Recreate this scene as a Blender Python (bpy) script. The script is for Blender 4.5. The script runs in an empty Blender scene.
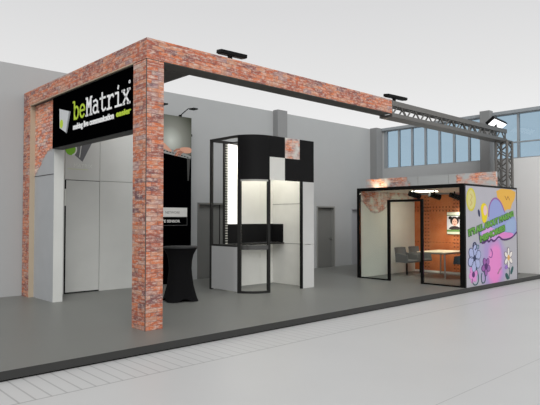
import bpy, bmesh, math, random
from mathutils import Vector, Matrix
random.seed(7)
S = bpy.context.scene
COL = S.collection
PI = math.pi

# ------------------------------------------------------------------ materials
def lin(c):
    return tuple(((x/255)/12.92 if x/255 <= .04045 else ((x/255+.055)/1.055)**2.4) for x in c)+(1,)

class NT:
    def __init__(s, name):
        s.m = bpy.data.materials.new(name); s.m.use_nodes = True
        s.t = s.m.node_tree; s.t.nodes.clear()
        s.out = s.n('ShaderNodeOutputMaterial')
    def n(s, typ, **k):
        o = s.t.nodes.new(typ)
        for a, b in k.items(): setattr(o, a, b)
        return o
    def l(s, a, b): s.t.links.new(a, b)
    def put(s, sock, v):
        if isinstance(v, bpy.types.NodeSocket): s.l(v, sock)
        elif v is not None: sock.default_value = v
    def math(s, op, a, b=None, c=None, clamp=False):
        o = s.n('ShaderNodeMath', operation=op, use_clamp=clamp)
        s.put(o.inputs[0], a)
        if b is not None: s.put(o.inputs[1], b)
        if c is not None: s.put(o.inputs[2], c)
        return o.outputs[0]
    def mix(s, f, a, b):
        o = s.n('ShaderNodeMix', data_type='RGBA')
        s.put(o.inputs[0], f); s.put(o.inputs[6], a); s.put(o.inputs[7], b)
        return o.outputs[2]
    def uv(s):
        o = s.n('ShaderNodeUVMap'); sp = s.n('ShaderNodeSeparateXYZ'); s.l(o.outputs[0], sp.inputs[0])
        return o.outputs[0], sp.outputs[0], sp.outputs[1]
    def noise(s, vec, scale, detail=3, rough=.5):
        o = s.n('ShaderNodeTexNoise'); s.l(vec, o.inputs['Vector'])
        o.inputs['Scale'].default_value = scale; o.inputs['Detail'].default_value = detail
        o.inputs['Roughness'].default_value = rough
        return o.outputs['Fac']
    def ramp(s, f, stops, interp='LINEAR'):
        o = s.n('ShaderNodeValToRGB'); o.color_ramp.interpolation = interp
        e = o.color_ramp.elements
        while len(e) < len(stops): e.new(.5)
        for i, (p, c) in enumerate(stops): e[i].position = p; e[i].color = c
        s.l(f, o.inputs[0]); return o.outputs[0]
    def bsdf(s, col, rough=.6, metal=0, spec=.5, emis=None, es=0):
        b = s.n('ShaderNodeBsdfPrincipled')
        s.put(b.inputs['Base Color'], col); s.put(b.inputs['Roughness'], rough)
        b.inputs['Metallic'].default_value = metal; b.inputs['Specular IOR Level'].default_value = spec
        if emis: b.inputs['Emission Color'].default_value = emis; b.inputs['Emission Strength'].default_value = es
        s.l(b.outputs[0], s.out.inputs[0]); return b

def plain(name, rgb, rough=.6, metal=0, spec=.4, mottle=.06, scale=3):
    k = NT(name); c = lin(rgb)
    tc = k.n('ShaderNodeTexCoord')
    f = k.noise(tc.outputs['Object'], scale, 4)
    d = tuple(x*(1-mottle) for x in c[:3])+(1,); u = tuple(min(1, x*(1+mottle)) for x in c[:3])+(1,)
    k.bsdf(k.mix(f, d, u), rough, metal, spec); return k.m

def emit(name, rgb, st):
    k = NT(name); k.bsdf(lin(rgb), .5, emis=lin(rgb), es=st); return k.m

def brick_col(k, bright=1.0):
    vec, u, v = k.uv()
    H, W = .066, .225
    wob = k.math('MULTIPLY', k.math('SUBTRACT', k.noise(vec, 6, 2), .5), .03)
    v2 = k.math('ADD', v, wob)
    r = k.math('DIVIDE', v2, H); row = k.math('FLOOR', r); fv = k.math('FRACT', r)
    odd = k.math('MODULO', row, 2.0)
    cu = k.math('ADD', k.math('DIVIDE', u, W), k.math('MULTIPLY', odd, .5))
    ce = k.math('FLOOR', cu); fu = k.math('FRACT', cu)
    cb = k.n('ShaderNodeCombineXYZ'); k.l(ce, cb.inputs[0]); k.l(row, cb.inputs[1])
    wn = k.n('ShaderNodeTexWhiteNoise', noise_dimensions='2D'); k.l(cb.outputs[0], wn.inputs['Vector'])
    C = lambda r, g, b: lin((r*bright, g*bright, b*bright))
    big = k.noise(vec, 1.3, 3)
    sel = k.math('ADD', k.math('MULTIPLY', wn.outputs['Value'], .72), k.math('MULTIPLY', k.math('SUBTRACT', big, .36), .95), clamp=True)
    col = k.ramp(sel, [(0, C(112, 88, 96)), (.16, C(150, 92, 84)), (.34, C(188, 102, 74)), (.56, C(214, 122, 80)),
                       (.74, C(202, 146, 118)), (.9, C(168, 134, 136)), (1, C(214, 186, 168))])
    mp = k.n('ShaderNodeMapping'); k.l(vec, mp.inputs[0]); mp.inputs['Scale'].default_value = (.45, 1.3, 1)
    fine = k.noise(mp.outputs[0], 20, 4, .75)
    col = k.mix(k.math('MULTIPLY', k.math('SUBTRACT', fine, .46, clamp=True), 5.0, clamp=True), col, C(222, 196, 182))
    mp2 = k.n('ShaderNodeMapping'); k.l(vec, mp2.inputs[0]); mp2.inputs['Scale'].default_value = (.5, 1.2, 1); mp2.inputs['Location'].default_value = (7, 3, 0)
    dk = k.noise(mp2.outputs[0], 9, 4, .7)
    col = k.mix(k.math('MULTIPLY', k.math('SUBTRACT', dk, .54, clamp=True), 5.0, clamp=True), col, C(84, 64, 74))
    m1 = k.math('LESS_THAN', fv, .15); m2 = k.math('LESS_THAN', fu, .045)
    mort = k.math('MAXIMUM', m1, m2)
    mn = k.math('MULTIPLY', mort, k.math('ADD', k.noise(vec, 5, 2), .05, clamp=True))
    return k.mix(mn, col, C(120, 98, 96)), vec, u, v

def brick(name, bright=1.0):
    k = NT(name); c, *_ = brick_col(k, bright); k.bsdf(c, .7, spec=.25); return k.m

def brick_plaster(name, mode, plaster=(205, 205, 198)):
    k = NT(name); c, vec, u, v = brick_col(k, 1.08)
    n1 = k.noise(vec, 1.1, 1); n2 = k.noise(vec, 9, 3, .7)
    nn = k.math('ADD', k.math('MULTIPLY', k.math('SUBTRACT', n1, .5), .9), k.math('MULTIPLY', k.math('SUBTRACT', n2, .5), .4))
    if mode == 'wing':      # brick above a torn edge that climbs towards the front
        e = k.math('SUBTRACT', k.math('SUBTRACT', v, 2.66), k.math('MULTIPLY', k.math('SUBTRACT', 12.2, u), .5))
        e = k.math('ADD', e, k.math('MULTIPLY', nn, .5))
    elif mode == 'room':    # ragged tongue of brick hanging from the top
        t = k.math('SUBTRACT', u, 13.52); t = k.math('MULTIPLY', k.math('MULTIPLY', t, t), .75)
        e = k.math('SUBTRACT', k.math('SUBTRACT', v, 1.88), k.math('MINIMUM', t, .36))
        e = k.math('ADD', e, k.math('MULTIPLY', nn, .35))
    else:                   # brick at both ends, bare plaster in the middle
        e = k.math('SUBTRACT', k.math('ABSOLUTE', k.math('SUBTRACT', u, 9.25)), .82)
        e = k.math('ADD', e, k.math('MULTIPLY', nn, .9))
        e = k.math('ADD', e, k.math('MULTIPLY', k.math('SUBTRACT', v, 2.9), -.6))
    f = k.math('GREATER_THAN', e, 0)
    patch = k.math('MULTIPLY', k.math('SUBTRACT', k.noise(vec, 3.2, 3), .40, clamp=True), 4.5, clamp=True)
    if mode != 'wing': c = k.mix(patch, c, lin(tuple(min(255, x+5) for x in plaster)))
    rim = k.math('MULTIPLY', k.math('LESS_THAN', k.math('ABSOLUTE', e), .025), .5)
    pl = k.mix(k.noise(vec, 2.5, 4), lin(tuple(x-8 for x in plaster)), lin(tuple(min(255, x+4) for x in plaster)))
    col = k.mix(f, pl, c); col = k.mix(rim, col, lin((150, 140, 132)))
    k.bsdf(col, .7, spec=.25); return k.m

def glass(name, tint=(1, 1, 1, 1), refl=.06):
    k = NT(name); t = k.n('ShaderNodeBsdfTransparent'); t.inputs[0].default_value = tint
    g = k.n('ShaderNodeBsdfGlossy'); g.inputs['Roughness'].default_value = .02
    fr = k.n('ShaderNodeFresnel'); fr.inputs[0].default_value = 1.3
    mx = k.n('ShaderNodeMixShader'); k.l(k.math('MULTIPLY', fr.outputs[0], refl*10, clamp=True), mx.inputs[0])
    k.l(t.outputs[0], mx.inputs[1]); k.l(g.outputs[0], mx.inputs[2]); k.l(mx.outputs[0], k.out.inputs[0]); return k.m

def holes(name, base, hole, period=.062, axis='v', lo=.32, hi=.68):
    k = NT(name); vec, u, v = k.uv()
    f = k.math('FRACT', k.math('DIVIDE', v if axis == 'v' else u, period))
    a = k.math('MULTIPLY', k.math('GREATER_THAN', f, lo), k.math('LESS_THAN', f, hi))
    k.bsdf(k.mix(a, lin(base), lin(hole)), .5, spec=.4); return k.m

def M_floor():
    k = NT('hall_concrete'); g = k.n('ShaderNodeTexCoord'); sp = k.n('ShaderNodeSeparateXYZ')
    k.l(g.outputs['Object'], sp.inputs[0]); X, Y = sp.outputs[0], sp.outputs[1]
    base = k.mix(k.noise(g.outputs['Object'], .7, 4), lin((200, 200, 199)), lin((207, 207, 206)))
    band = k.math('MULTIPLY', k.math('GREATER_THAN', Y, 5.66), k.math('LESS_THAN', Y, 6.6))
    fade = k.math('SUBTRACT', 1.0, k.math('DIVIDE', X, 15.0), clamp=True)
    ln = k.math('LESS_THAN', k.math('FRACT', k.math('DIVIDE', X, .16)), .12)
    c = k.mix(k.math('MULTIPLY', k.math('MULTIPLY', band, ln), k.math('MULTIPLY', fade, .55)), base, lin((130, 130, 130)))
    edge = k.math('LESS_THAN', k.math('ABSOLUTE', k.math('SUBTRACT', Y, 5.66)), .012)
    sl = k.math('LESS_THAN', k.math('ABSOLUTE', k.math('SUBTRACT', k.math('FRACT', k.math('DIVIDE', Y, 2.83)), .0)), .003)
    c = k.mix(k.math('MULTIPLY', k.math('MAXIMUM', edge, sl), .5), c, lin((125, 125, 125)))
    k.bsdf(c, .38, spec=.3); return k.m

M = dict(
    brick=brick('aged_brick_print', .95),
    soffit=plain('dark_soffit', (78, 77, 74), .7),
    tan=plain('tan_profile', (180, 164, 142), .6),
    black=plain('black_metal', (10, 10, 10), .5, spec=.15),
    fascia=plain('black_fascia', (19, 19, 20), .55, spec=.15),
    darkprof=plain('dark_profile', (36, 36, 35), .5, spec=.25),
    white=plain('white_panel', (226, 226, 220), .55),
    whitegrey=plain('pale_concrete_panel', (200, 200, 198), .6, mottle=.09, scale=1.6),
    cabin=plain('cabin_panel', (204, 205, 201), .6, mottle=.08, scale=1.6),
    greypanel=plain('grey_panel', (172, 173, 173), .6, mottle=.04),
    stage=plain('stage_carpet', (119, 120, 116), .42, spec=.35, mottle=.03, scale=1.2),
    stage_edge=plain('stage_edge_strip', (50, 50, 49), .5),
    wall=plain('hall_wall_paint', (170, 172, 172), .8, mottle=.02),
    wall2=plain('hall_wall_paint_side', (176, 178, 178), .8, mottle=.02),
    wallwhite=plain('white_wall_paint', (236, 236, 234), .8, mottle=.01),
    pilaster=plain('pilaster_grey', (138, 139, 139), .8, mottle=.02),
    doorgrey=plain('hall_door_grey', (112, 113, 110), .6, mottle=.03),
    doorframe=plain('hall_door_frame', (138, 138, 134), .6, mottle=.03),
    doorpale=plain('hall_door_pale', (170, 171, 174), .6, mottle=.03),
    winframe=plain('window_frame_grey', (150, 156, 160), .5),
    truss=plain('truss_dark_metal', (112, 110, 107), .45, .4),
    cloth=plain('black_stretch_cloth', (19, 19, 20), .9, spec=.08),
    chair=plain('chair_grey_fabric', (104, 105, 103), .8),
    chairblue=plain('chair_slate_fabric', (70, 84, 94), .8),
    metal=plain('brushed_metal', (170, 170, 166), .35, .7),
    tabletop=plain('pale_wood_top', (226, 212, 184), .5, mottle=.03),
    ink=plain('poster_black', (4, 4, 5), .5, spec=.2),
    signblack=plain('sign_black', (2, 2, 3), .95, spec=.0),
    pane=glass('window_blue_glass', (.62, .725, .80, 1), .07),
    glass=glass('clear_glass', (.95, .965, .955, 1), .05),
    led=emit('led_glow', (255, 252, 240), 3.0),
    lens=emit('flood_lens', (255, 255, 255), 1.6),
    wing=brick_plaster('wing_brick_plaster', 'wing', (176, 178, 180)),
    room=brick_plaster('room_brick_plaster', 'room', (226, 231, 222)),
    band=brick_plaster('band_brick_plaster', 'band', (180, 182, 182)),
    holestrip=holes('perforated_profile', (48, 48, 46), (196, 196, 186)),  # light showing through the holes is painted as pale dots
    mural=None,
)
def flat(name, rgb, rough=.6): 
    k = NT(name); k.bsdf(lin(rgb), rough, spec=.2); return k.m

def M_wood():
    k = NT('orange_panel'); vec, u, v = k.uv()
    c = k.ramp(k.noise(vec, 1.8, 4), [(.25, lin((176, 94, 52))), (.5, lin((198, 114, 68))), (.75, lin((208, 134, 88)))])
    fu = k.math('FRACT', k.math('DIVIDE', u, .062)); fv = k.math('FRACT', k.math('DIVIDE', v, .062))
    # rows of holes along the frame profiles: a pair of rows at two heights, columns at every module
    fu = k.math('FRACT', k.math('DIVIDE', u, .11)); fv = k.math('FRACT', k.math('DIVIDE', v, .11))
    def near(x, c0, w): return k.math('LESS_THAN', k.math('ABSOLUTE', k.math('SUBTRACT', x, c0)), w)
    def dot(f): return k.math('MULTIPLY', k.math('GREATER_THAN', f, .3), k.math('LESS_THAN', f, .7))
    rows = k.math('MAXIMUM', near(v, 2.045, .025), near(v, 1.935, .025))
    rows = k.math('MAXIMUM', rows, near(v, .95, .012))
    mu = k.math('MULTIPLY', k.math('FRACT', k.math('DIVIDE', k.math('SUBTRACT', u, .28), .992)), .992)
    cols = k.math('MAXIMUM', near(mu, .045, .025), near(mu, .155, .025))
    d = k.math('MAXIMUM', k.math('MULTIPLY', rows, dot(fu)), k.math('MULTIPLY', cols, dot(fv)))
    seam = k.math('MAXIMUM', near(v, 1.98, .006), near(mu, .1, .006))
    c = k.mix(k.math('MULTIPLY', k.math('MAXIMUM', d, k.math('MULTIPLY', seam, .6)), .75), c, lin((80, 42, 24)))
    k.bsdf(c, .6, spec=.3); return k.m
M['orange'] = M_wood()

def M_mural():
    k = NT('mural_ground'); vec, u, v = k.uv()
    base = k.mix(k.noise(vec, 1.4, 3), lin((170, 169, 174)), lin((180, 177, 186)))
    # soft airbrushed lavender and pink clouds of paint
    def blob(cx, cz, rx, rz, col, base, s=1.0):
        du = k.math('DIVIDE', k.math('SUBTRACT', u, cx), rx); dv = k.math('DIVIDE', k.math('SUBTRACT', v, cz), rz)
        d = k.math('SQRT', k.math('ADD', k.math('MULTIPLY', du, du), k.math('MULTIPLY', dv, dv)))
        d = k.math('ADD', d, k.math('MULTIPLY', k.math('SUBTRACT', k.noise(vec, 3, 3), .5), .5))
        f = k.math('MULTIPLY', k.math('SUBTRACT', 1.25, d, clamp=True), 2.2*s, clamp=True)
        return k.mix(f, base, lin(col))
    base = blob(14.15, .55, .75, .72, (168, 148, 196), base)
    base = blob(13.25, .6, .45, .5, (164, 162, 194), base, .7)
    base = blob(14.25, .48, .40, .56, (222, 134, 196), base)
    k.bsdf(base, .5, spec=.25); return k.m
M['mural'] = M_mural()

def M_poster():
    k = NT('poster_photo_print'); vec, u, v = k.uv()
    du = k.math('DIVIDE', k.math('SUBTRACT', u, 7.86), .5); dv = k.math('DIVIDE', k.math('SUBTRACT', v, 3.72), .52)
    d = k.math('SQRT', k.math('ADD', k.math('MULTIPLY', du, du), k.math('MULTIPLY', dv, dv)))
    top = k.ramp(k.math('MULTIPLY', d, .6, clamp=True), [(0, lin((205, 210, 202))), (.45, lin((140, 142, 134))), (1, lin((74, 76, 66)))])
    f = k.math('GREATER_THAN', v, 3.38)
    k.bsdf(k.mix(f, lin((2, 2, 3)), top), .9, spec=.0); return k.m
M['poster'] = M_poster()

# ------------------------------------------------------------------ mesh helpers
def nb():
    b = bmesh.new(); b.loops.layers.uv.new('UVMap'); return b
def uvface(bm, f):
    L = bm.loops.layers.uv.active; n = f.normal
    for lp in f.loops:
        c = lp.vert.co
        if abs(n.z) > .75: lp[L].uv = (c.x, c.y)
        elif abs(n.y) >= abs(n.x): lp[L].uv = (c.x, c.z)
        else: lp[L].uv = (c.y, c.z)
def box(bm, x0, y0, z0, x1, y1, z1, skip=''):
    x0, x1 = sorted((x0, x1)); y0, y1 = sorted((y0, y1)); z0, z1 = sorted((z0, z1))
    v = [bm.verts.new(p) for p in ((x0,y0,z0),(x1,y0,z0),(x1,y1,z0),(x0,y1,z0),(x0,y0,z1),(x1,y0,z1),(x1,y1,z1),(x0,y1,z1))]
    for i in ((0,3,2,1),(4,5,6,7),(0,1,5,4),(2,3,7,6),(1,2,6,5),(3,0,4,7)):
        f = bm.faces.new([v[j] for j in i]); f.normal_update(); uvface(bm, f)
    return bm
def B(*a): return box(nb(), *a)
def BB(*boxes):
    b = nb()
    for a in boxes: box(b, *a)
    return b
def tube(bm, a, c, r, n=8, r2=None):
    a, c = Vector(a), Vector(c); d = (c-a).normalized()
    p = d.orthogonal().normalized(); q = d.cross(p); r2 = r if r2 is None else r2
    A = [bm.verts.new(a+(p*math.cos(2*PI*i/n)+q*math.sin(2*PI*i/n))*r) for i in range(n)]
    D = [bm.verts.new(c+(p*math.cos(2*PI*i/n)+q*math.sin(2*PI*i/n))*r2) for i in range(n)]
    for i in range(n):
        f = bm.faces.new([A[i], A[(i+1)%n], D[(i+1)%n], D[i]]); f.smooth = n > 6
    bm.faces.new(A[::-1]); bm.faces.new(D); return bm
def T(a, c, r, n=8, r2=None): return tube(nb(), a, c, r, n, r2)
def lathe(bm, prof, cx=0, cy=0, n=32, mod=None):
    rings = []
    for r, z in prof:
        rr = []
        for i in range(n):
            t = 2*PI*i/n; R, Zz = (mod(r, z, t) if mod else (r, z))
            rr.append(bm.verts.new((cx+R*math.cos(t), cy+R*math.sin(t), Zz)))
        rings.append(rr)
    for a, b in zip(rings, rings[1:]):
        for i in range(n):
            f = bm.faces.new([a[i], a[(i+1)%n], b[(i+1)%n], b[i]]); f.smooth = True
    bm.faces.new(rings[0][::-1]); bm.faces.new(rings[-1]); return bm
def arcwall(bm, cx, cy, R, t, a0, a1, z0, z1, n=16):
    prev = None; first = None
    for i in range(n+1):
        a = math.radians(a0+(a1-a0)*i/n); c, s = math.cos(a), math.sin(a)
        q = [bm.verts.new((cx+r*c, cy+r*s, z)) for r, z in ((R, z0), (R, z1), (R-t, z1), (R-t, z0))]
        if prev:
            for j in range(4):
                f = bm.faces.new([prev[j], q[j], q[(j+1) % 4], prev[(j+1) % 4]]); f.smooth = (j % 2 == 0)
        else: first = q
        prev = q
    bm.faces.new(first); bm.faces.new(prev[::-1]); return bm
# flat artwork: (u, v) on a plane, raised d above it, th thick
PL = {}
def plane_x(X): return lambda u, v, d: (X-d, u, v)
def plane_y(Y): return lambda u, v, d: (u, Y-d, v)
def prism(bm, mp, pts, d0, d1):
    a = [bm.verts.new(mp(u, v, d0)) for u, v in pts]; b = [bm.verts.new(mp(u, v, d1)) for u, v in pts]
    n = len(pts); bm.faces.new(a); bm.faces.new(b[::-1])
    for i in range(n): bm.faces.new([a[i], a[(i+1)%n], b[(i+1)%n], b[i]])
    return bm
def stroke(bm, mp, pts, w, d0, d1, closed=False):
    ps = list(pts)+([pts[0]] if closed else [])
    for i, ((a, b), (c, e)) in enumerate(zip(ps, ps[1:])):
        L = math.hypot(c-a, e-b)
        if L < 1e-6: continue
        ux, uy = (c-a)/L, (e-b)/L; nx, ny = -uy*w/2, ux*w/2; ex = w*.35
        x0, y0, x1, y1 = a-ux*ex, b-uy*ex, c+ux*ex, e+uy*ex
        prism(bm, mp, [(x0+nx, y0+ny), (x1+nx, y1+ny), (x1-nx, y1-ny), (x0-nx, y0-ny)], d0, d1+(i % 2)*.0003)
    return bm
def ell(cx, cy, rx, ry, n=20, a0=0, a1=360, rot=0):
    o = []
    full = abs(a1-a0) >= 360
    for i in range(n if full else n+1):
        t = math.radians(a0+(a1-a0)*i/n); x, y = rx*math.cos(t), ry*math.sin(t)
        c, s = math.cos(math.radians(rot)), math.sin(math.radians(rot))
        o.append((cx+x*c-y*s, cy+x*s+y*c))
    return o
def smooth_pts(p, closed=True, k=2):
    for _ in range(k):
        q = []; n = len(p)
        for i in range(n if closed else n-1):
            a, b = p[i], p[(i+1) % n]
            q += [(a[0]*.75+b[0]*.25, a[1]*.75+b[1]*.25), (a[0]*.25+b[0]*.75, a[1]*.25+b[1]*.75)]
        if not closed: q = [p[0]]+q+[p[-1]]
        p = q
    return p

def org(p):
    o = Vector((0, 0, 0))
    while p is not None: o += p.location; p = p.parent
    return o
def part(name, bm, mat, parent=None, at=None, label=None, bevel=0, kind=None):
    """bm is in world coordinates; the mesh is stored relative to its parent, or to `at` for a top-level mesh"""
    o0 = org(parent) if parent is not None else Vector(at or (0, 0, 0))
    bmesh.ops.recalc_face_normals(bm, faces=bm.faces)
    bmesh.ops.translate(bm, verts=bm.verts, vec=-o0)
    me = bpy.data.meshes.new(name); bm.to_mesh(me); bm.free()
    mats = mat if isinstance(mat, (list, tuple)) else [mat]
    for m in mats: me.materials.append(m)
    me.set_sharp_from_angle(angle=math.radians(35))
    o = bpy.data.objects.new(name, me); COL.objects.link(o)
    if parent is not None: o.parent = parent
    else: o.location = o0
    if label: o['label'] = label
    if kind: o['kind'] = kind
    if bevel:
        b = o.modifiers.new('bevel', 'BEVEL'); b.width = bevel; b.segments = 2; b.limit_method = 'ANGLE'
    return o
def thing(name, label, cat, loc, group=None):
    o = bpy.data.objects.new(name, None); COL.objects.link(o); o.location = loc; o.empty_display_size = .1
    o['label'] = label; o['category'] = cat
    if group: o['group'] = group
    return o
def tag(o, label, cat, group=None):
    o['label'] = label; o['category'] = cat
    if group: o['group'] = group
    return o
def struct(name, bm, mat, at=(0, 0, 0)):
    return part(name, bm, mat, at=at, kind='structure')
def dup(root, loc, label, group=None):
    r = root.copy(); COL.objects.link(r); r.location = loc; r['label'] = label
    if group: r['group'] = group
    for ch in list(root.children):
        c = ch.copy(); COL.objects.link(c); c.parent = r
        for g in ch.children:
            d = g.copy(); COL.objects.link(d); d.parent = c
    return r
def text_bm(s, size, offset=0, sx=1.0, italic=0, extr=.004):
    cu = bpy.data.curves.new('t', 'FONT'); cu.body = s; cu.size = size; cu.offset = offset; cu.extrude = extr
    cu.resolution_u = 3; cu.shear = italic
    o = bpy.data.objects.new('t', cu); COL.objects.link(o)
    dg = bpy.context.evaluated_depsgraph_get(); dg.update()
    me = bpy.data.meshes.new_from_object(o.evaluated_get(dg))
    bpy.data.objects.remove(o); bpy.data.curves.remove(cu)
    bm = nb(); bm.from_mesh(me); bpy.data.meshes.remove(me)
    for v in bm.verts: v.co.x *= sx
    return bm
def text_on(s, size, mp, u0, v0, width=None, udir=1, ang=0, depth=.004, offset=0, italic=0, d0=0):
    bm = text_bm(s, size, offset, 1, italic)
    xs = [v.co.x for v in bm.verts]; w = max(xs)-min(xs); mn = min(xs); k = (width/w) if width else 1
    ca, sa = math.cos(ang), math.sin(ang)
    for v in bm.verts:
        x, y, z = (v.co.x-mn)*k, v.co.y, v.co.z
        X, Y = x*ca-y*sa, x*sa+y*ca
        v.co = Vector(mp(u0+udir*X, v0+Y, d0+depth*(1 if z > 0 else 0)))
    return bm

# ------------------------------------------------------------------ hall (setting)
HX, HY, HT, HF = 17.43, 12.6, 5.1, -.12
def wall_y(bm, x0, x1, y0, y1, z0, z1, holes):      # wall running along X with openings (x0,x1,z0,z1)
    xs = x0
    for a, b, c, d in sorted(holes):
        box(bm, xs, y0, z0, a, y1, z1)
        if c > z0: box(bm, a, y0, z0, b, y1, c)
        box(bm, a, y0, d, b, y1, z1); xs = b
    box(bm, xs, y0, z0, x1, y1, z1); return bm
struct('floor', B(-8, -6, HF-.2, HX+.3, HY+.3, HF), M_floor())
DH = [(9.03, 10.75, HF, 2.14), (14.0, 14.95, HF, 2.12), (15.88, 16.75, HF, 2.07)]
struct('wall_back', wall_y(nb(), -8, HX+.3, HY, HY+.3, HF, HT, DH), M['wall'])
for i, ((a, b, c, d), m, mf) in enumerate(zip(DH, (M['doorgrey'], M['doorgrey'], M['doorpale']), (M['doorgrey'], M['doorframe'], M['doorpale']))):
    leafs = B(a+.002, HY+.1, c, b-.002, HY+.15, d-.002)
    o = struct('door_%d' % (i+1), leafs, m, at=(a, HY+.1, c))
    t = .05
    part('door_frame', BB((a+.001, HY-.02, 0.001, a+t, HY+.1, d), (b-t, HY-.02, .001, b-.001, HY+.1, d), (a+t, HY-.02, d-t, b-t, HY+.1, d)), mf, o)
    if i == 0: part('door_seam', B((a+b)/2-.01, HY+.09, 0, (a+b)/2+.01, HY+.105, d-t), M['black'], o)
    else: part('door_handle', BB((b-.16, HY+.04, .98, b-.13, HY+.1, 1.0), (b-.16, HY+.04, .98, b-.06, HY+.06, 1.0)), M['metal'], o)
struct('trim_1', B(11.95, HY-.22, 0.0, 12.37, HY, HT+.03), M['pilaster'])
struct('trim_2', B(17.05, HY-.3, 0.0, HX, HY, HT+.02), M['pilaster'])
SILL = 3.585
bays = [12.27, 12.14, 11.59, 11.03, 10.48, 9.93, 9.38, 8.83, 8.30]
bays2 = [8.0, 7.2, 6.4, 5.6]
struct('wall_right', BB((HX, 7.45, HF, HX+.3, HY, SILL), (HX, 7.99, SILL, HX+.3, 8.31, HT-.08), (HX, HY-.35, SILL, HX+.3, HY, HT-.08)), M['wall2'])
struct('wall_right_front', B(HX, -6, HF, HX+.3, 7.45, SILL), M['wallwhite'])
struct('wall_right_end', B(HX, -6, SILL, HX+.3, 5.6, HT-.08), M['wallwhite'])
struct('trim_3', B(HX-.25, 7.99, HF, HX, 8.32, HT+.08), M['pilaster'])
struct('trim_4', B(HX-.06, -6, HT-.08, HX+.3, HY-.3, HT+.02), M['winframe'])
wn = 0
for seq in (bays, bays2):
    for y1, y0 in zip(seq, seq[1:]):
        if y1-y0 < .2: continue
        wn += 1
        f = .035; x0, x1 = HX+.02, HX+.1; zt = HT-.08
        o = struct('window_%d' % wn, B(x0+.03, y0+f, SILL+.03, x0+.04, y1-f, zt-.02), M['pane'], at=(x0, y0, SILL))
        bs = [(x0, y0, SILL, x1, y0+f, zt), (x0, y1-f, SILL, x1, y1, zt), (x0, y0+f, SILL, x1, y1-f, SILL+.03), (x0, y0+f, zt-.03, x1, y1-f, zt)]
        if seq is bays2: bs.append((x0, y0+f, 4.08, x1, y1-f, 4.12))
        part('window_frame', BB(*bs), M['winframe'], o)
struct('trim_5', B(HX+.02, 12.14, SILL, HX+.1, 12.25, HT-.08), M['winframe'])

# ------------------------------------------------------------------ platform
SY = 6.5
pf = thing('exhibition_platform', 'long low platform with grey carpet top that carries the whole booth', 'platform', (9, 9.5, HF))
part('carpet', B(-6, SY+.012, -.10, HX-.005, HY-.005, 0), M['stage'], pf)
part('edge_strip', B(-6, SY, -.095, HX-.005, SY+.012, 0), M['stage_edge'], pf)
part('shadow_plinth', B(-6, SY+.03, HF, HX-.005, SY+.2, -.10), M['black'], pf)  # black recess stands in for the shadow under the stage edge

# ------------------------------------------------------------------ brick portal
PX0, PX1, PY0, PY1, BZ, TZ = 4.3, 4.605, 7.33, 7.73, 4.13, 4.46
YE0, YE1 = 12.18, 12.56
p1 = thing('brick_pillar', 'tall square brick-clad pillar at the front corner, right of the black sign', 'pillar', (4.46, 7.53, 0))
part('brick_cladding', B(PX0, PY0, 0, PX1, PY1, BZ), M['brick'], p1)
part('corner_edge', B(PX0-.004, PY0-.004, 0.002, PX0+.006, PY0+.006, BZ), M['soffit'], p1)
p2 = thing('brick_pillar', 'brick-clad post at the far left end of the side frame, by the hall wall', 'pillar', (4.46, 12.37, 0))
part('brick_cladding', B(PX0, YE0, 0, 4.62, YE1, BZ), M['brick'], p2)
part('inner_lining', B(PX0+.004, YE0-.012, 0, 4.6, YE0, BZ), M['tan'], p2, label='plain tan inner face')
b1 = thing('brick_beam', 'long front beam clad in brick running right from the corner pillar', 'beam', (7.5, 7.53, BZ))
part('brick_cladding', B(PX0, PY0, BZ+.012, 10.77, PY0+.36, TZ), M['brick'], b1)
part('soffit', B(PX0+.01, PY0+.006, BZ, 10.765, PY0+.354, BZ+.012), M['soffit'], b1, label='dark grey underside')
b2 = thing('brick_beam', 'side beam clad in brick above the black sign board', 'beam', (4.8, 10, BZ))
part('brick_cladding', B(PX0, PY0+.36, BZ+.012, 5.34, YE1, TZ), M['brick'], b2)
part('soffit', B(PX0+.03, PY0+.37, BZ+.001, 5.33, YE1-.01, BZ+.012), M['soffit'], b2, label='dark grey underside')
part('edge_strip', B(PX0-.003, PY1+.01, BZ, PX0+.03, YE0, BZ+.016), M['tan'], b2, label='thin pale strip along the lower edge')

# ------------------------------------------------------------------ lattice truss
def truss(t, a, c, w, axis, nseg, r=.032, rb=.018):
    """square truss from a to c (axis X or Z), section w; parts chord x4, brace xN, end_frame"""
    a, c = Vector(a), Vector(c)
    if axis == 'X': offs = [Vector((0, i, j)) for i in (0, w[0]) for j in (0, w[1])]
    else: offs = [Vector((i, j, 0)) for i in (0, w[0]) for j in (0, w[1])]
    for o in offs: part('chord', T(a+o, c+o, r, 10), M['truss'], t)
    d = (c-a)/nseg
    faces = [(0, 1), (2, 3), (0, 2), (1, 3)]
    for fi, (i, j) in enumerate(faces):
        for k in range(nseg):
            s, e = (i, j) if k % 2 == 0 else (j, i)
            part('brace', T(a+d*k+offs[s], a+d*(k+1)+offs[e], rb, 6), M['truss'], t)
    for q in (a, c):
        bm = nb()
        for i, j in faces: tube(bm, q+offs[i], q+offs[j], rb*1.2, 6)
        part('end_frame', bm, M['truss'], t)
t1 = thing('lattice_truss', 'dark metal lattice truss carrying on from the brick beam at the right', 'truss', (13.8, 7.5, 4.08))
truss(t1, (10.82, 7.37, 4.11), (16.9, 7.37, 4.11), (.30, .30), 'X', 20, r=.042, rb=.02)
part('top_rail', B(10.78, 7.33, 4.33, 16.95, 7.40, 4.45), M['truss'], t1)
part('bottom_rail', B(10.78, 7.33, 4.07, 16.95, 7.40, 4.16), M['truss'], t1)
part('bottom_plate', B(10.78, 7.401, 4.07, 16.95, 7.629, 4.085), M['truss'], t1)
part('back_rail', B(10.78, 7.63, 4.07, 16.95, 7.69, 4.16), M['truss'], t1)
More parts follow.
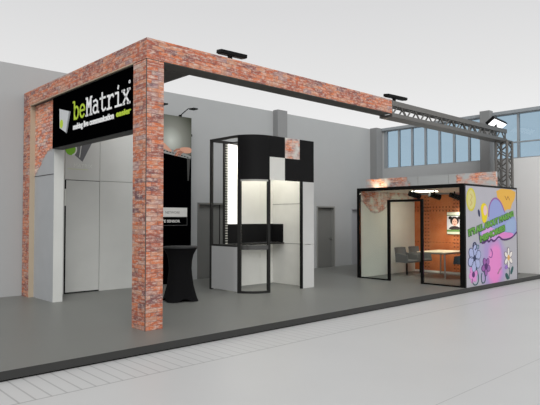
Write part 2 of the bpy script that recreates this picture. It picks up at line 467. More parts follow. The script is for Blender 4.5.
t2 = thing('truss_column', 'upright dark lattice column behind the painted wall, under the truss end', 'column', (16.75, 7.45, 0))
truss(t2, (16.56, 7.17, .05), (16.56, 7.17, 4.05), (.36, .34), 'Z', 16, r=.04, rb=.022)
part('base_plate', B(16.42, 7.03, 0, 17.06, 7.65, .02), M['truss'], t2)

# ------------------------------------------------------------------ flood lights
def flood(label, loc, ln, yaw, roll, lens=True, sc=1.0):
    t = thing('flood_light', label, 'light', loc, None)
    x, y, z = loc
    part('bracket', BB((x-.03, y-.03, z, x+.03, y+.03, z+.1*sc), (x-.06, y-.05, z, x+.06, y+.05, z+.012)), M['black'], t)
    R = Matrix.Translation((x, y, z+.13*sc)) @ Matrix.Rotation(yaw, 4, 'Z') @ Matrix.Rotation(roll, 4, 'X')
    wd = .08 if sc == 1 else .11*sc
    h = box(nb(), -ln*.42, -wd, -.03*sc, ln*.58, wd, .035*sc)
    for v in h.verts: v.co = R @ v.co
    ho = part('housing', h, M['black'], t, bevel=.008)
    g = box(nb(), -ln*.38, -wd*.78, -.04*sc, ln*.54, wd*.78, -.031*sc)
    for v in g.verts: v.co = R @ v.co
    part('lens', g, M['lens'] if lens else M['darkprof'], ho)
    return t
flood('black flood light on the brick beam just right of the corner pillar', (6.03, 7.46, TZ), .56, math.radians(-4), math.radians(8), False)
flood('black flood light over the joint between brick beam and dark truss', (11.05, 7.46, TZ), .72, math.radians(-4), math.radians(8), False)
flood('flood light with a bright white lens above the far right end of the truss', (16.45, 7.46, 4.44), 1.3, math.radians(8), math.radians(-38), True, 1.35)

# ------------------------------------------------------------------ sign board
SX = 4.36
sg = thing('sign_board', 'black company sign board with white and green lettering, hung in the side frame', 'sign', (4.46, 9.4, 3.10))
part('panel', B(SX, 7.75, 3.115, SX+.22, 11.09, BZ-.005), M['signblack'], sg)
part('underside', B(SX+.003, 7.75, 3.10, SX+.217, 11.09, 3.115), M['darkprof'], sg)
WH = flat('sign_white', (246, 246, 246)); GR = flat('sign_green', (190, 214, 66)); GY = flat('sign_logo_grey', (206, 208, 210)); GY2 = flat('sign_logo_grey_side', (150, 152, 155))
sp = plane_x(SX)
GL = {  # strokes in a .6 x 1 cell: ascender/cap .95, x height .66
 'b': [[(0, .95), (.13, .95), (.13, 0)], ell(.33, .33, .2, .33, 14, 180, -180)],
 'e': [[(.08, .36), (.52, .36)], ell(.3, .33, .23, .33, 14, 6, 318)],
 'M': [[(.02, 0), (.2, 0)], [(.4, 0), (.58, 0)], [(.03, .9), (.14, .9), (.3, .42), (.46, .9), (.57, .9)], [(.12, 0), (.12, .9)], [(.48, 0), (.48, .9)]],
 'a': [ell(.27, .2, .2, .2, 12), [(.1, .62), (.3, .66), (.44, .56), (.46, .04), (.56, 0)]],
 't': [[(.24, .9), (.24, .14), (.33, 0), (.46, .02), (.54, .08)], [(.06, .64), (.5, .64)]],
 'r': [[(.06, .64), (.2, .64), (.2, 0)], [(.04, 0), (.4, 0)], [(.2, .42), (.34, .62), (.5, .64), (.56, .54)]],
 'i': [[(.1, .64), (.32, .64), (.32, 0)], [(.08, 0), (.54, 0)], [(.3, .84), (.34, .96)]],
 'x': [[(.06, .64), (.54, 0)], [(.54, .64), (.06, 0)], [(.0, .64), (.18, .64)], [(.42, .64), (.6, .64)], [(.0, 0), (.18, 0)], [(.42, 0), (.6, 0)]],
}
y = 10.10; pitch = .272; hz = .345
for i, ch in enumerate('beMatrix'):
    bm = nb()
    for s in GL[ch]:
        stroke(bm, sp, [(y-p[0]*.43, 3.565+p[1]*hz) for p in s], .037, 0, .008)
    part('letter', bm, GR if i < 2 else WH, sg, label='lime green letter' if i < 2 else 'white letter')
    y -= pitch
part('registered_mark', stroke(nb(), sp, ell(7.95, 3.90, .022, .022, 8), .012, 0, .008, True), WH, sg)
part('tagline', text_on('making live communication', .15, sp, 10.10, 3.375, 1.62, -1, depth=.006, offset=.006), WH, sg, label='small white lettering')
part('tagline', text_on('easier', .135, sp, 8.40, 3.388, .50, -1, depth=.006, offset=.006), GR, sg, label='small lime green lettering')
lg = part('logo', prism(nb(), sp, [(10.73, 3.86), (10.22, 3.74), (10.38, 3.345), (10.71, 3.48)], 0, .012), GY, sg, label='pale grey tilted panel emblem')
part('logo_edge', prism(nb(), sp, [(10.27, 3.75), (10.20, 3.74), (10.36, 3.345), (10.40, 3.37)], .012, .015), GY2, lg)
part('logo_dot', prism(nb(), sp, ell(10.62, 3.55, .075, .085), .012, .016), GR, lg, label='lime green dot')

# ------------------------------------------------------------------ cabin behind the sign
cb = thing('storage_cabin', 'grey panelled storage cabin with a door under the black sign', 'cabin', (5.7, 12.2, 0))
CY = 12.15
part('side_wing', B(4.41, 11.13, 0, 4.61, YE0-.012, BZ), [M['wing']], cb, label='wing wall printed with brick above grey plaster')
part('wing_end', B(4.412, 11.115, 0, 4.608, 11.13, BZ), M['cabin'], cb)
part('wing_seam', B(4.404, 11.13, 2.595, 4.41, YE0-.012, 2.607), M['darkprof'], cb)
part('wall_panel', B(4.611, CY, 0, 5.06, CY+.025, BZ), M['cabin'], cb)
part('wall_panel', B(5.068, CY, 2.575, 5.895, CY+.025, BZ), M['cabin'], cb)
part('wall_panel', B(5.905, CY, 0, 7.0, CY+.025, 2.57), M['cabin'], cb)
part('wall_panel', B(5.905, CY, 2.58, 7.0, CY+.025, BZ), M['cabin'], cb)
part('frame', BB((5.34, CY+.03, 3.9, 8.55, 12.5, 3.96), (6.95, CY+.03, 0, 7.0, 12.5, 4.1), (8.5, CY+.07, 0, 8.55, 12.5, 4.39), (5.34, CY+.028, 0, 5.36, CY+.05, 4.1)), M['darkprof'], cb)
dr = part('door', B(5.10, CY+.004, .03, 5.895, CY+.022, 2.56), M['cabin'], cb)
part('door_gap', BB((5.06, CY+.012, 0, 5.10, CY+.03, 2.57), (5.10, CY+.022, 0, 5.905, CY+.03, 2.575)), M['black'], cb)
part('hinge', B(5.064, CY-.004, 1.98, 5.094, CY+.012, 2.36), M['white'], dr, label='white hinge plate')
cp = plane_y(CY)
LG = flat('cabin_logo_grey', (112, 113, 116)); LGr = flat('cabin_logo_green', (128, 190, 56)); PW = flat('cabin_text_white', (226, 228, 222))
em = part('emblem', prism(nb(), cp, [(5.15, 3.62), (5.15, 3.25), (5.47, 3.00), (5.78, 3.62)], 0, .006), LG, cb, label='dark grey tilted panel emblem')
part('emblem_line', stroke(nb(), cp, [(5.47, 3.62), (5.40, 3.10)], .018, .006, .008), PW, em)
part('emblem_dot', prism(nb(), cp, ell(5.19, 3.27, .13, .14), .006, .010), LGr, em, label='green disc')
part('emblem_arc', stroke(nb(), cp, ell(5.19, 3.27, .13, .14, 12, -70, 70), .03, .010, .012), PW, em)
part('wall_lettering', text_on('MATRIX', .12, cp, 5.27, 2.865, .44, 1, depth=.004), PW, cb, label='small white lettering')
part('underline', stroke(nb(), cp, [(5.13, 2.82), (5.6, 2.82)], .012, 0, .004), flat('cabin_underline', (206, 214, 170)), cb)

# poster on cabin wall
po = thing('wall_poster', 'tall dark poster of hands typing on a laptop, behind the black table', 'poster', (7.75, CY, 0))
PYp = CY-.0
part('print', B(7.0, CY, 0.005, 8.50, CY+.06, 4.39), M['poster'], po)
pp = plane_y(PYp)
SK = flat('print_skin', (214, 160, 136)); SK2 = flat('print_skin_shade', (172, 116, 96)); LT = flat('print_laptop', (150, 152, 150)); LT2 = flat('print_laptop_dark', (46, 46, 46)); LW = flat('print_white', (222, 222, 218))
part('laptop_print', prism(nb(), pp, [(7.3, 3.52), (8.0, 3.49), (8.49, 3.36), (8.47, 3.28), (7.3, 3.42)], 0, .003), LT, po)
lk = nb()
for i in range(9): prism(lk, pp, [(7.62+i*.09, 3.46-i*.015), (7.68+i*.09, 3.455-i*.015), (7.69+i*.09, 3.43-i*.015), (7.63+i*.09, 3.435-i*.015)], .003, .0045)
part('key_print', lk, LT2, po)
part('screen_edge_print', prism(nb(), pp, [(8.36, 3.30), (8.46, 3.29), (8.42, 2.7), (8.38, 2.7)], 0, .003), flat('print_edge', (70, 70, 68)), po)
part('hand_print', prism(nb(), pp, smooth_pts([(7.99, 3.35), (8.03, 3.46), (8.14, 3.56), (8.3, 3.59), (8.499, 3.58), (8.499, 3.45), (8.34, 3.42), (8.18, 3.44), (8.10, 3.40), (8.04, 3.33)], True, 1), .005, .007), SK, po)
fg = nb()
for (a, b, c, d) in ((8.14, 3.47, 7.98, 3.34), (8.18, 3.46, 8.05, 3.34), (8.23, 3.45, 8.13, 3.35), (8.12, 3.52, 7.95, 3.45)): stroke(fg, pp, [(a, b), ((a+c)/2-.01, (b+d)/2+.02), (c, d)], .034, .006, .009)
part('finger_print', fg, SK2, po)
part('hand_print', prism(nb(), pp, smooth_pts([(7.4, 3.72), (7.64, 3.66), (7.78, 3.54), (7.9, 3.45), (7.82, 3.42), (7.62, 3.5), (7.4, 3.52)], True, 1), .005, .007), SK, po)
part('text_band', prism(nb(), pp, [(7.25, 1.975), (8.37, 1.975), (8.37, 1.735), (7.25, 1.735)], 0, .003), LW, po, label='white band with small grey lettering')
part('band_outline', stroke(nb(), pp, [(7.25, 1.515), (8.37, 1.515), (8.37, 1.73)], .012, 0, .003), flat('print_grey', (90, 90, 90)), po)
part('band_text', text_on('NETWORK', .085, pp, 7.7, 1.82, .45, 1, depth=.002, d0=.003), flat('print_text_grey', (110, 110, 110)), po)
part('title_text', text_on('LOCATE SENSOR', .095, pp, 7.3, 1.59, .85, 1, depth=.003, offset=.003), LW, po)

# arm lamps over the poster
def armlamp(x, label):
    t = thing('arm_light', label, 'light', (x, CY+.03, 4.39))
    part('clamp', B(x-.03, CY-.02, 4.391, x+.03, CY+.05, 4.43), M['black'], t)
    part('arm', tube(T((x, CY, 4.42), (x+.02, CY-.32, 4.55), .012), (x+.02, CY-.32, 4.55), (x+.04, CY-.5, 4.54), .012), M['black'], t)
    part('lamp_head', B(x-.03, CY-.62, 4.50, x+.12, CY-.44, 4.53), M['black'], t)
armlamp(8.15, 'black arm light sticking out over the right end of the poster')
armlamp(7.25, 'black arm light over the poster, mostly behind the corner pillar')

# ------------------------------------------------------------------ cocktail table
ct = thing('cocktail_table', 'round cocktail table under a black stretch cover behind the corner pillar', 'table', (6.45, 9.6, 0))
def cm(r, z, t):
    k = max(0, 1-z/.5); lob = .5+.5*math.cos(4*(t-.5))
    rr = r*(1-.18*k*(1-lob)); zz = z+(.07*(1-lob)**2 if z < .01 else 0)
    return rr, zz
part('stretch_cover', lathe(nb(), [(.40, 0), (.375, .05), (.335, .16), (.285, .32), (.25, .5), (.235, .66), (.245, .82), (.275, .95), (.33, 1.05), (.355, 1.085)], 6.45, 9.6, 48, cm), M['cloth'], ct)
part('table_top', lathe(nb(), [(.345, 1.085), (.362, 1.09), (.362, 1.112), (.345, 1.118)], 6.45, 9.6, 48), plain('black_table_top', (34, 35, 36), .5), ct)

# ------------------------------------------------------------------ kiosk
KR = .6; KX, KY, KE = 8.0, 9.18, 10.1; KZ = 3.605; FZ = 2.585; KB = 10.66
CXk, CYk = KX+KR, KY+KR
ki = thing('display_kiosk', 'tall kiosk with rounded black top and open metal frame in the middle of the booth', 'kiosk', (9.0, 9.9, 0))
AA = 180+19    # angle of the first door post
# fascia
part('curved_fascia', arcwall(nb(), CXk, CYk, KR, .03, 202, 270, FZ, KZ, 20), M['fascia'], ki)
part('fascia_panel', BB((8.605, KY, 3.12, 9.094, KY+.03, KZ)), M['fascia'], ki)
part('fascia_panel', BB((9.098, KY, FZ, 9.60, KY+.03, 3.115), (9.60, KY, FZ, KE, KY+.03, KZ)), M['fascia'], ki)
part('white_square', B(8.605, KY+.002, FZ, 9.092, KY+.028, 3.115), M['white'], ki, label='white square panel')
part('brick_square', B(9.098, KY+.002, 3.12, 9.597, KY+.028, KZ), M['band'] if False else brick_plaster('square_brick_print', 'room', (214, 212, 206)), ki, label='square panel with brick and white print')
part('roof', B(8.6, KY+.035, KZ-.05, KE-.02, KB, KZ-.02), M['darkprof'], ki)
# frame
part('top_rail', BB((KX, CYk+.0, KZ-.06, KX+.05, KB, KZ), (KX, KB-.05, KZ-.06, KE, KB, KZ)), M['darkprof'], ki)
part('top_rail', arcwall(nb(), CXk, CYk, KR, .05, 180, 197, KZ-.06, KZ, 5), M['darkprof'], ki)
part('post', B(KX, KB-.08, 0, KX+.05, KB, KZ-.06), M['darkprof'], ki)
def arcpost(a, w, z0, z1, m, r=KR+.006, t=.06):
    return part('post', arcwall(nb(), CXk, CYk, r, t, a-w, a+w, z0, z1, 3), m, ki)
arcpost(AA-1, 3.8, 0, FZ, M['darkprof']); arcpost(AA-1, 3.8, FZ, KZ, M['fascia'], KR+.001, .028)
arcpost(268.5, 3.2, 0, FZ, M['darkprof'])
part('perforated_strip', B(8.075, 9.60, .08, 8.115, 9.635, FZ), M['holestrip'], ki, label='dark strip with a row of pale holes')
part('perforated_strip', B(8.40, 10.55, 1.06, 8.47, 10.60, KZ-.06), M['holestrip'], ki, label='dark strip with a row of pale holes')
part('post', B(8.36, 10.56, 0, 8.40, KB-.051, KZ-.062), M['darkprof'], ki)
part('lower_rail', arcwall(nb(), CXk, CYk, KR+.004, .05, AA+3, 266, .0, .05, 16), M['darkprof'], ki)
part('counter_rail', arcwall(nb(), CXk, CYk, KR+.004, .05, AA+3, 266, .985, 1.085, 16), plain('counter_dark_gloss', (58, 58, 56), .2, spec=.7), ki)
part('upper_rail', arcwall(nb(), CXk, CYk, KR+.004, .05, AA+3, 266, FZ-.04, FZ, 16), M['metal'], ki)
part('side_panel', arcwall(nb(), CXk, CYk, KR, .02, 180, AA-5, .03, 1.04, 8), M['greypanel'], ki)
part('side_panel', B(KX, CYk, .03, KX+.02, KB-.081, 1.04), M['greypanel'], ki)
part('counter', BB((KX, CYk, 1.041, KX+.06, KB-.081, 1.085), (KX+.06, 10.12, 1.045, 10.0, 10.55, 1.075)), M['darkprof'], ki)
part('counter', arcwall(nb(), CXk, CYk, KR, .05, 180, AA-5, 1.041, 1.085, 6), M['darkprof'], ki)
# walls inside
part('back_panel', BB((8.10, 10.60, 0, 9.585, 10.62, 1.04), (8.475, 10.60, 1.555, 9.585, 10.62, KZ-.062)), M['white'], ki)
part('back_panel', BB((9.59, 10.60, 0, 10.04, 10.62, 1.04), (9.59, 10.60, 1.555, 10.04, 10.62, KZ-.062)), M['white'], ki)
part('led_panel', B(8.50, 10.575, 1.56, 8.78, 10.599, 3.53), emit('led_white', (255, 255, 252), 1.3), ki, label='glowing white strip panel')
part('niche', BB((8.475, 10.59, 1.076, 10.04, 10.62, 1.555), (10.0, 10.2, 1.076, 10.04, 10.59, 1.55)), M['fascia'], ki, label='black niche band above the counter')
part('side_wall', B(10.04, KY+.032, 0, 10.06, KB-.051, KZ-.062), M['white'], ki)
for za, yb in ((2.062, 10.59), (1.046, 10.19)): part('wall_seam', B(10.035, KY+.05, za, 10.04, yb, za+.008), M['darkprof'], ki)
part('end_panel', B(9.70, KY, 0, KE, KY+.03, 1.05), M['whitegrey'], ki, label='pale concrete-look panel')
part('end_panel', B(9.70, KY, 1.064, KE, KY+.03, FZ), M['whitegrey'], ki, label='pale concrete-look panel')
part('outer_panel', B(10.06, KY+.032, 0, KE, KB, KZ-.062), M['whitegrey'], ki)
part('post', B(9.645, KY-.005, 0, 9.70, KY+.05, FZ), M['fascia'], ki, label='black post')
part('light_panel', B(8.7, 9.5, KZ-.07, 9.9, 10.4, KZ-.055), emit('kiosk_light', (255, 251, 240), 8.5), ki, label='glowing ceiling light')

# ------------------------------------------------------------------ glazed meeting room
RX0, RX1, RY0, RY1, RZ = 12.62, 15.67, 6.52, 9.80, 2.555
mr = thing('meeting_room', 'black framed glass meeting room with a painted end wall at the right', 'room', (14.1, 8.1, 0))
fr = M['black']
part('frame_post', B(RX0, RY0, 0, RX0+.07, RY0+.13, RZ), fr, mr)
part('frame_post', B(RX0, RY1-.09, 0, RX0+.07, RY1, RZ), fr, mr)
part('top_frame', B(RX0-.002, RY0+.13, RZ-.09, RX0+.07, RY1-.09, RZ), fr, mr)
part('top_frame', B(RX0+.07, RY0+.0, RZ-.05, RX1, RY0+.05, RZ), fr, mr)
part('edge_post', B(RX1-.03, RY0, 0, RX1, RY0+.05, RZ-.05), fr, mr)
DY0, DY1, DZ = 7.70, 8.73, 2.20
part('door_frame', BB((RX0-.01, DY1-.04, 0, RX0+.05, DY1+.03, DZ), (RX0-.01, DY0-.03, 0, RX0+.05, DY0+.04, DZ), (RX0-.01, DY0+.04, DZ-.06, RX0+.05, DY1-.04, DZ)), fr, mr)
part('bottom_rail', B(RX0, DY1+.03, 0, RX0+.05, RY1-.09, .035), fr, mr)
part('bottom_rail', B(RX0, RY0+.13, 0, RX0+.05, DY0-.03, .035), fr, mr)
part('glass_pane', B(RX0+.02, DY1+.03, .036, RX0+.03, RY1-.091, RZ-.091), M['glass'], mr)
part('glass_pane', B(RX0+.02, RY0+.131, .036, RX0+.03, DY0-.031, RZ-.091), M['glass'], mr)
part('glass_pane', B(RX0+.02, DY0-.03, DZ+.001, RX0+.03, DY1+.03, RZ-.091), M['glass'], mr)
part('roof', B(RX0+.071, RY0+.051, RZ-.07, RX1-.001, RY1, RZ-.03), M['white'], mr)
part('back_wall', B(RX0+.071, RY1-.05, 0, 15.56, RY1, RZ-.071), M['room'], mr, label='white wall with torn brick print at the top')
part('orange_wall', B(15.56, RY0+.051, .06, 15.62, RY1-.0, RZ-.12), M['orange'], mr, label='orange wall with rows of small holes')
part('skirting', B(15.545, RY0+.051, 0, 15.62, RY1-.051, .06), M['white'], mr)
wl = part('painted_wall', B(RX0+.07, RY0+.005, 0, RX1-.03, RY0+.045, RZ-.05), M['mural'], mr, label='end wall covered in a colourful spray-painted mural')
mp_ = plane_y(RY0+.005)
mc = lambda n, c: flat('paint_'+n, c)
YE, OR, PE, BL, GN, DG, PU, DP, PK, WHt, TE, DT, NB = (mc('yellow', (204, 194, 70)), mc('orange', (222, 172, 76)), mc('periwinkle', (146, 156, 204)),
    mc('blue', (150, 170, 202)), mc('green', (104, 160, 70)), mc('dark_green', (62, 92, 60)), mc('purple', (150, 96, 160)), mc('dark_purple', (84, 50, 104)),
    mc('pink', (216, 132, 194)), mc('white', (226, 220, 214)), mc('teal', (84, 124, 132)), mc('dark_teal', (48, 88, 88)), mc('navy', (52, 58, 88)))
def mu(name, pts, m, d, label=None): return part(name, prism(nb(), mp_, pts, 0, d), m, wl, label=label)
def ms(name, pts, w, m, d, closed=False): return part(name, stroke(nb(), mp_, pts, w, 0, d, closed), m, wl)
mu('yellow_disc', ell(12.97, 2.165, .20, .245), mc('pale_yellow', (206, 198, 130)), .002)
ms('yellow_ring', ell(12.97, 2.165, .22, .265, 20), .05, YE, .003, True)
ms('sketch_line', [(12.95, 2.3), (13.03, 2.24), (12.94, 2.15), (13.02, 2.08), (12.93, 2.02)], .018, mc('ochre', (190, 150, 90)), .004)
mu('orange_burst', smooth_pts([(14.36, 2.495), (15.6, 2.495), (15.55, 2.25), (15.34, 2.1), (15.25, 1.93), (15.02, 1.95), (14.83, 1.86), (14.64, 2.0), (14.45, 2.2)], True, 1), OR, .002, 'orange burst of paint')
ms('burst_line', [(14.9, 2.3), (15.0, 2.2), (15.08, 2.3), (15.2, 2.2)], .02, mc('brown', (150, 100, 60)), .004)
mu('blue_cloud', smooth_pts([(13.9, 1.5), (13.93, 1.86), (13.99, 2.07), (14.14, 2.19), (14.32, 2.24), (14.53, 2.19), (14.71, 2.06), (14.85, 1.87), (15.3, 1.82), (15.6, 1.7), (15.62, 1.25), (15.18, 1.15), (14.3, 1.2), (13.5, 1.25), (13.36, 1.33), (13.55, 1.5)], True, 1), PE, .004, 'pale blue cloud')
mu('blue_patch', smooth_pts([(14.9, 1.6), (15.5, 1.74), (15.6, 1.4), (15.2, 1.25), (14.95, 1.3)], True, 2), BL, .006)
ms('cloud_outline', smooth_pts([(13.92, 1.75), (13.93, 1.9), (13.99, 2.07), (14.14, 2.19), (14.32, 2.24), (14.53, 2.19), (14.71, 2.06), (14.86, 1.87)], False, 1), .04, PU, .007)
mu('yellow_drop', smooth_pts([(13.66, 2.12), (13.86, 1.98), (13.84, 1.75), (13.72, 1.56), (13.56, 1.6), (13.52, 1.8), (13.46, 2.0)], True, 2), mc('warm_yellow', (226, 204, 40)), .008, 'plain yellow rounded drop')
mu('pale_spot', ell(13.71, 1.9, .1, .13), mc('pale_pink', (224, 190, 196)), .010)
mu('dark_dab', ell(13.38, 1.83, .05, .1, 12, rot=20), NB, .006)
mu('pink_band', smooth_pts([(13.5, 1.4), (13.9, 1.5), (14.2, 1.42), (14.81, 1.32), (15.4, 1.3), (15.42, 1.18), (14.8, 1.15), (14.2, 1.13), (13.5, 1.13)], True, 1), mc('lilac', (206, 156, 216)), .006)
mu('pink_band', smooth_pts([(14.44, 1.27), (14.81, 1.32), (15.38, 1.29), (15.38, 1.17), (14.8, 1.15), (14.5, 1.17)], True, 1), PK, .0075)
ms('scalloped_line', smooth_pts([(13.36, 1.36), (13.41, 1.12), (13.6, 1.05), (13.8, 1.14), (13.92, 1.08), (14.03, 1.16), (14.2, 1.08), (14.4, 1.18), (14.5, 1.21), (14.68, 1.13), (14.9, 1.11), (15.18, 1.14), (15.4, 1.2), (15.6, 1.3)], False, 1), .045, DP, .009)
for s, u0, v0, w, a, sz in (("IT'S ALL ABOUT MAKING", 12.82, 1.27, 2.66, .187, .20), ('MEMORIES', 13.42, 1.10, 1.5, .19, .20)):
    part('mural_lettering', text_on(s, sz*1.04, mp_, u0-.01, v0-.012, w+.02, 1, a, .0095, .024), DG, wl, label='slanting green painted lettering')
    part('mural_lettering', text_on(s, sz, mp_, u0, v0, w, 1, a, .011, .012), GN, wl, label='slanting green painted lettering')
def flower(cx, cz, r, n, pm, cm_, out=None, cr=.3, rot=0, w=.34, d=.008, ry=1.0):
    o = part('flower', prism(nb(), mp_, ell(cx, cz, r*cr, r*cr*ry, 12), 0, d+.003), cm_, wl)
    for i in range(n):
        a = rot+360*i/n; ar = math.radians(a)
        x, z = cx+math.cos(ar)*r*.6, cz+math.sin(ar)*r*.6*ry
        e = ell(x, z, r*.42, r*w, 12, rot=a)
        part('petal', prism(nb(), mp_, e, 0, d+.0002*i), pm, o)
        if out: part('petal_outline', stroke(nb(), mp_, e, .014, 0, d+.001, True), out, o)
    return o
flower(13.11, .70, .34, 6, mc('powder_blue', (168, 176, 212)), NB, NB, .22, 20)
flower(13.73, .46, .24, 5, PU, DP, DP, .36, 50)
flower(13.04, .30, .22, 6, mc('flower_pink', (214, 140, 200)), DP, None, .34, 10)
flower(15.07, .62, .28, 6, WHt, mc('daisy_centre', (214, 168, 96)), mc('daisy_line', (120, 110, 120)), .28, 30, .24)
ms('swirl', ell(13.13, 1.0, .09, .09, 12, 200, -80), .03, NB, .010)
ms('swirl', ell(13.30, .98, .05, .05, 10), .015, TE, .010, True)
ms('stem_curl', smooth_pts([(13.2, .45), (13.32, .25), (13.3, .08), (13.15, .02), (13.0, .08), (12.98, .2)], False, 2), .024, DT, .010)
ms('stem_curl', smooth_pts([(13.6, .35), (13.7, .2), (13.66, .06), (13.5, .04), (13.46, .2), (13.5, .3)], False, 2), .024, DT, .010)
ms('stem_curl', smooth_pts([(14.02, .9), (14.12, .8), (14.06, .66), (13.92, .7)], False, 2), .02, PU, .010)
ms('flower_stem', [(15.10, .40), (15.13, .25), (15.1, .05)], .022, DT, .008)
mu('leaf', ell(14.97, .12, .12, .07, 12, rot=-40), DT, .009); mu('leaf', ell(15.28, .26, .13, .06, 12, rot=50), DT, .009)
mu('lilac_bud', ell(14.93, .37, .09, .06, 12), mc('bud', (150, 116, 190)), .009)
ms('signature_mark', [(14.42, .24), (14.52, .32), (14.62, .37)], .045, mc('mauve', (164, 128, 150)), .010)

# ceiling spots
def spotlamp(x, y, label, power):
    z = RZ-.07
    t = thing('ceiling_spot', label, 'light', (x, y, z-.2), 'ceiling spots in the glass room')
    part('stem', T((x, y, z), (x, y, z-.1), .02), M['black'], t)
    part('lamp_head', T((x-.12, y+.08, z-.10), (x+.14, y-.10, z-.19), .07, 14, .085), M['black'], t)
    l = bpy.data.lights.new('spot_lamp', 'SPOT'); l.energy = power*2.2; l.color = (1, .95, .84); l.spot_size = math.radians(110); l.spot_blend = .8; l.shadow_soft_size = .06
    o = bpy.data.objects.new('spot_lamp', l); COL.objects.link(o); o.location = (x+.17, y-.12, z-.22)
    o.rotation_euler = (Vector((x+1.1, y-.3, .6))-Vector((x, y, z))).to_track_quat('-Z', 'Y').to_euler()
for x, y, lb in ((13.30, 8.35, 'black ceiling spot in the glass room, leftmost of three'), (14.2, 8.25, 'black ceiling spot in the glass room, middle of three'), (14.9, 8.0, 'black ceiling spot in the glass room nearest the painted wall')):
    spotlamp(x, y, lb, 30)
cl = part('ceiling_light', B(13.9, 8.3, RZ-.078, 14.5, 8.8, RZ-.0705), emit('room_light', (250, 252, 238), 12.0), mr, label='glowing light panel')

# portrait screen
tv = thing('wall_screen', 'small portrait screen with a woman in hair buns on the orange wall', 'screen', (15.5, 8.1, 1.2))
tx = 15.52
part('display', B(tx, 7.75, 1.21, 15.56, 8.60, 1.89), M['black'], tv)
tp = plane_x(tx)
def tvp(name, pts, rgb, d, par=tv): return part(name, prism(nb(), tp, pts, 0, d), flat('screen_'+name, rgb), par)
im = tvp('picture', [(8.59, 1.78), (7.9, 1.78), (7.9, 1.32), (8.59, 1.32)], (208, 204, 212), .003)
tvp('top_bar', [(8.59, 1.885), (7.8, 1.885), (7.8, 1.80), (8.59, 1.80)], (232, 232, 214), .004, im)
tvp('green_bar', [(8.59, 1.80), (7.8, 1.80), (7.8, 1.775), (8.59, 1.775)], (96, 124, 82), .005, im)
tvp('green_bar', [(8.59, 1.35), (7.8, 1.35), (7.8, 1.285), (8.59, 1.285)], (110, 146, 84), .005, im)
tvp('bottom_bar', [(8.59, 1.285), (7.8, 1.285), (7.8, 1.215), (8.59, 1.215)], (212, 214, 196), .004, im)
tvp('hair', ell(8.34, 1.62, .145, .13), (28, 22, 22), .005, im); tvp('hair_bun', ell(8.48, 1.71, .06, .05), (28, 22, 22), .006, im); tvp('hair_bun', ell(8.19, 1.71, .06, .05), (28, 22, 22), .006, im)
tvp('shoulders', smooth_pts([(8.55, 1.35), (8.48, 1.44), (8.34, 1.47), (8.2, 1.44), (8.1, 1.35)], True, 1), (52, 40, 44), .005, im)
tvp('face', ell(8.335, 1.575, .085, .115), (206, 164, 148), .007, im)
tvp('mouth', ell(8.335, 1.515, .03, .012, 8), (150, 60, 66), .008, im)
tvp('eye', ell(8.37, 1.60, .016, .01, 8), (40, 30, 30), .008, im); tvp('eye', ell(8.30, 1.60, .016, .01, 8), (40, 30, 30), .008, im)

# table and chairs in the room
tb = thing('meeting_table', 'pale rectangular meeting table inside the glass room', 'table', (14.5, 8.2, 0))
part('tabletop', B(13.95, 7.75, .72, 15.2, 8.68, .745), M['tabletop'], tb)
part('apron', BB((14.05, 7.85, .68, 15.1, 7.88, .72), (14.05, 8.55, .68, 15.1, 8.58, .72), (14.05, 7.88, .68, 14.08, 8.55, .72), (15.07, 7.88, .68, 15.1, 8.55, .72)), M['metal'], tb)
for x, y in ((14.07, 7.87), (15.08, 7.87), (14.07, 8.56), (15.08, 8.56)):
    part('leg', T((x, y, .7), (x+(.03 if x > 14.5 else -.03), y+(.03 if y > 8 else -.03), .003), .022, 10, .018), M['metal'], tb)
def chair(x, y, label, m, yaw=0):
    t = thing('tub_chair', label, 'chair', (x, y, 0), 'chairs around the meeting table')
    t.location = (0, 0, 0)
    part('base', lathe(nb(), [(.22, 0), (.22, .012), (.05, .03), (.03, .035)], 0, 0, 24), M['metal'], t)
    part('stem', T((0, 0, .03), (0, 0, .40), .028, 12), M['darkprof'], t)
    part('seat', B(-.25, -.24, .40, .25, .22, .47), m, t, bevel=.02)
    bk = nb()
    for i in range(9):
        a0 = -.27+.54*i/9; a1 = a0+.06
        cur = lambda a: .25-.10*(abs(a)/.27)**2
        v = []
        for a in (a0, a1):
            for yy, zz in ((cur(a), .40), (cur(a)+.07, .83), (cur(a)+.10, .83), (cur(a)+.035, .40)): v.append(bk.verts.new((a, yy, zz)))
        for j in range(4): bk.faces.new([v[j], v[(j+1)%4], v[4+(j+1)%4], v[4+j]])
        bk.faces.new(v[:4]); bk.faces.new(v[4:])
    bmesh.ops.remove_doubles(bk, verts=bk.verts, dist=.0005)
    part('backrest', bk, m, t)
    for s in (-1, 1):
        part('armrest', prism(nb(), lambda u, v, d: (s*(.25+d), u, v), [(.2, .40), (.22, .68), (-.2, .62), (-.24, .40)], 0, .035), m, t, bevel=.008)
    t.rotation_euler = (0, 0, yaw); t.location = (x, y, 0)
    return t
c1 = chair(14.05, 9.08, 'grey tub chair by the doorway, leftmost behind the meeting table', M['chair'])
dup(c1, (14.85, 9.12, 0), 'grey tub chair behind the meeting table, right of the leftmost chair', 'chairs around the meeting table')
chair(14.72, 7.58, 'slate blue tub chair at the meeting table beside the black corner post', M['chairblue'], PI)

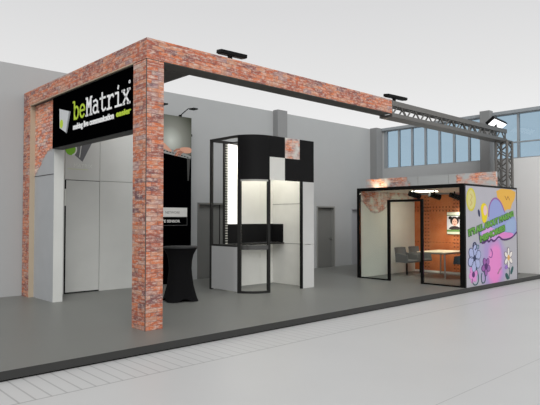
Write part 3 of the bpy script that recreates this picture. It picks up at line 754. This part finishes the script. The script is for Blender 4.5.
# high brick printed wall behind the room
bw = thing('brick_print_wall', 'long wall with brick and plaster print rising behind the glass room', 'wall', (15.8, 9.4, 0))
part('panel', B(15.70, 7.13, 0, 15.80, 11.8, 3.06), M['band'], bw)
part('panel_seam', BB((15.695, 9.70, 2.5, 15.70, 9.71, 3.06), (15.695, 8.62, 2.5, 15.70, 8.63, 3.06)), M['doorframe'], bw)
ul = thing('added_wash_light', 'added small black lamp on a pole, out of view, washing the left end of the brick print wall', 'light', (15.40, 11.2, 0))  # added unseen lamp, makes the warm glow on the brick print
part('base', lathe(nb(), [(.16, .0), (.16, .015), (.03, .03)], 15.40, 11.2, 20), M['black'], ul)
part('pole', T((15.40, 11.2, .03), (15.40, 11.2, 2.45), .016, 10), M['black'], ul)
part('lamp_head', T((15.37, 11.2, 2.42), (15.43, 11.2, 2.52), .05, 14, .065), M['black'], ul)
l = bpy.data.lights.new('added_wash_lamp', 'SPOT'); l.energy = 24; l.color = (1, .84, .55); l.spot_size = math.radians(100); l.spot_blend = .6; l.shadow_soft_size = .04
o = bpy.data.objects.new('added_wash_lamp', l); COL.objects.link(o); o.location = (15.44, 11.2, 2.55)
o.rotation_euler = (Vector((15.69, 11.2, 2.85))-Vector((15.44, 11.2, 2.55))).to_track_quat('-Z', 'Y').to_euler()

# ------------------------------------------------------------------ light
w = bpy.data.worlds.new('World'); S.world = w; w.use_nodes = True
nt = w.node_tree; nt.nodes.clear()
tc = nt.nodes.new('ShaderNodeTexCoord'); sx = nt.nodes.new('ShaderNodeSeparateXYZ'); nt.links.new(tc.outputs['Generated'], sx.inputs[0])
rp = nt.nodes.new('ShaderNodeValToRGB'); e = rp.color_ramp.elements
e[0].position = 0; e[0].color = lin((247, 247, 247)); e[1].position = 1; e[1].color = lin((205, 206, 207))
for p, c in ((.12, (243, 243, 243)), (.24, (229, 229, 229)), (.36, (218, 218, 219))):
    q = e.new(p); q.color = lin(c)
nt.links.new(sx.outputs[2], rp.inputs[0])
bg = nt.nodes.new('ShaderNodeBackground'); bg.inputs[1].default_value = 1.0; nt.links.new(rp.outputs[0], bg.inputs[0])
wo = nt.nodes.new('ShaderNodeOutputWorld'); nt.links.new(bg.outputs[0], wo.inputs[0])
sl = bpy.data.lights.new('sun', 'SUN'); sl.energy = 1.5; sl.angle = math.radians(40)
so = bpy.data.objects.new('sun', sl); COL.objects.link(so); so.location = (3, -3, 12)
so.rotation_euler = Vector((.42, .72, -.62)).to_track_quat('-Z', 'Y').to_euler()

# ------------------------------------------------------------------ camera
F = 548.6; pitch = math.atan(15.7/F); head = math.atan(585/F)
cd = bpy.data.cameras.new('camera'); cd.sensor_fit = 'HORIZONTAL'; cd.sensor_width = 36; cd.lens = F/540*36; cd.clip_end = 200
co = bpy.data.objects.new('camera', cd); COL.objects.link(co); co.location = (0, 0, 1.70)
d = Vector((math.cos(head)*math.cos(pitch), math.sin(head)*math.cos(pitch), math.sin(pitch)))
co.rotation_euler = d.to_track_quat('-Z', 'Y').to_euler()
S.camera = co
vs = S.view_settings
S.display_settings.display_device = 'sRGB'; vs.view_transform = 'Standard'; vs.look = 'None'; vs.gamma = 1; vs.exposure = 0; vs.use_curve_mapping = False
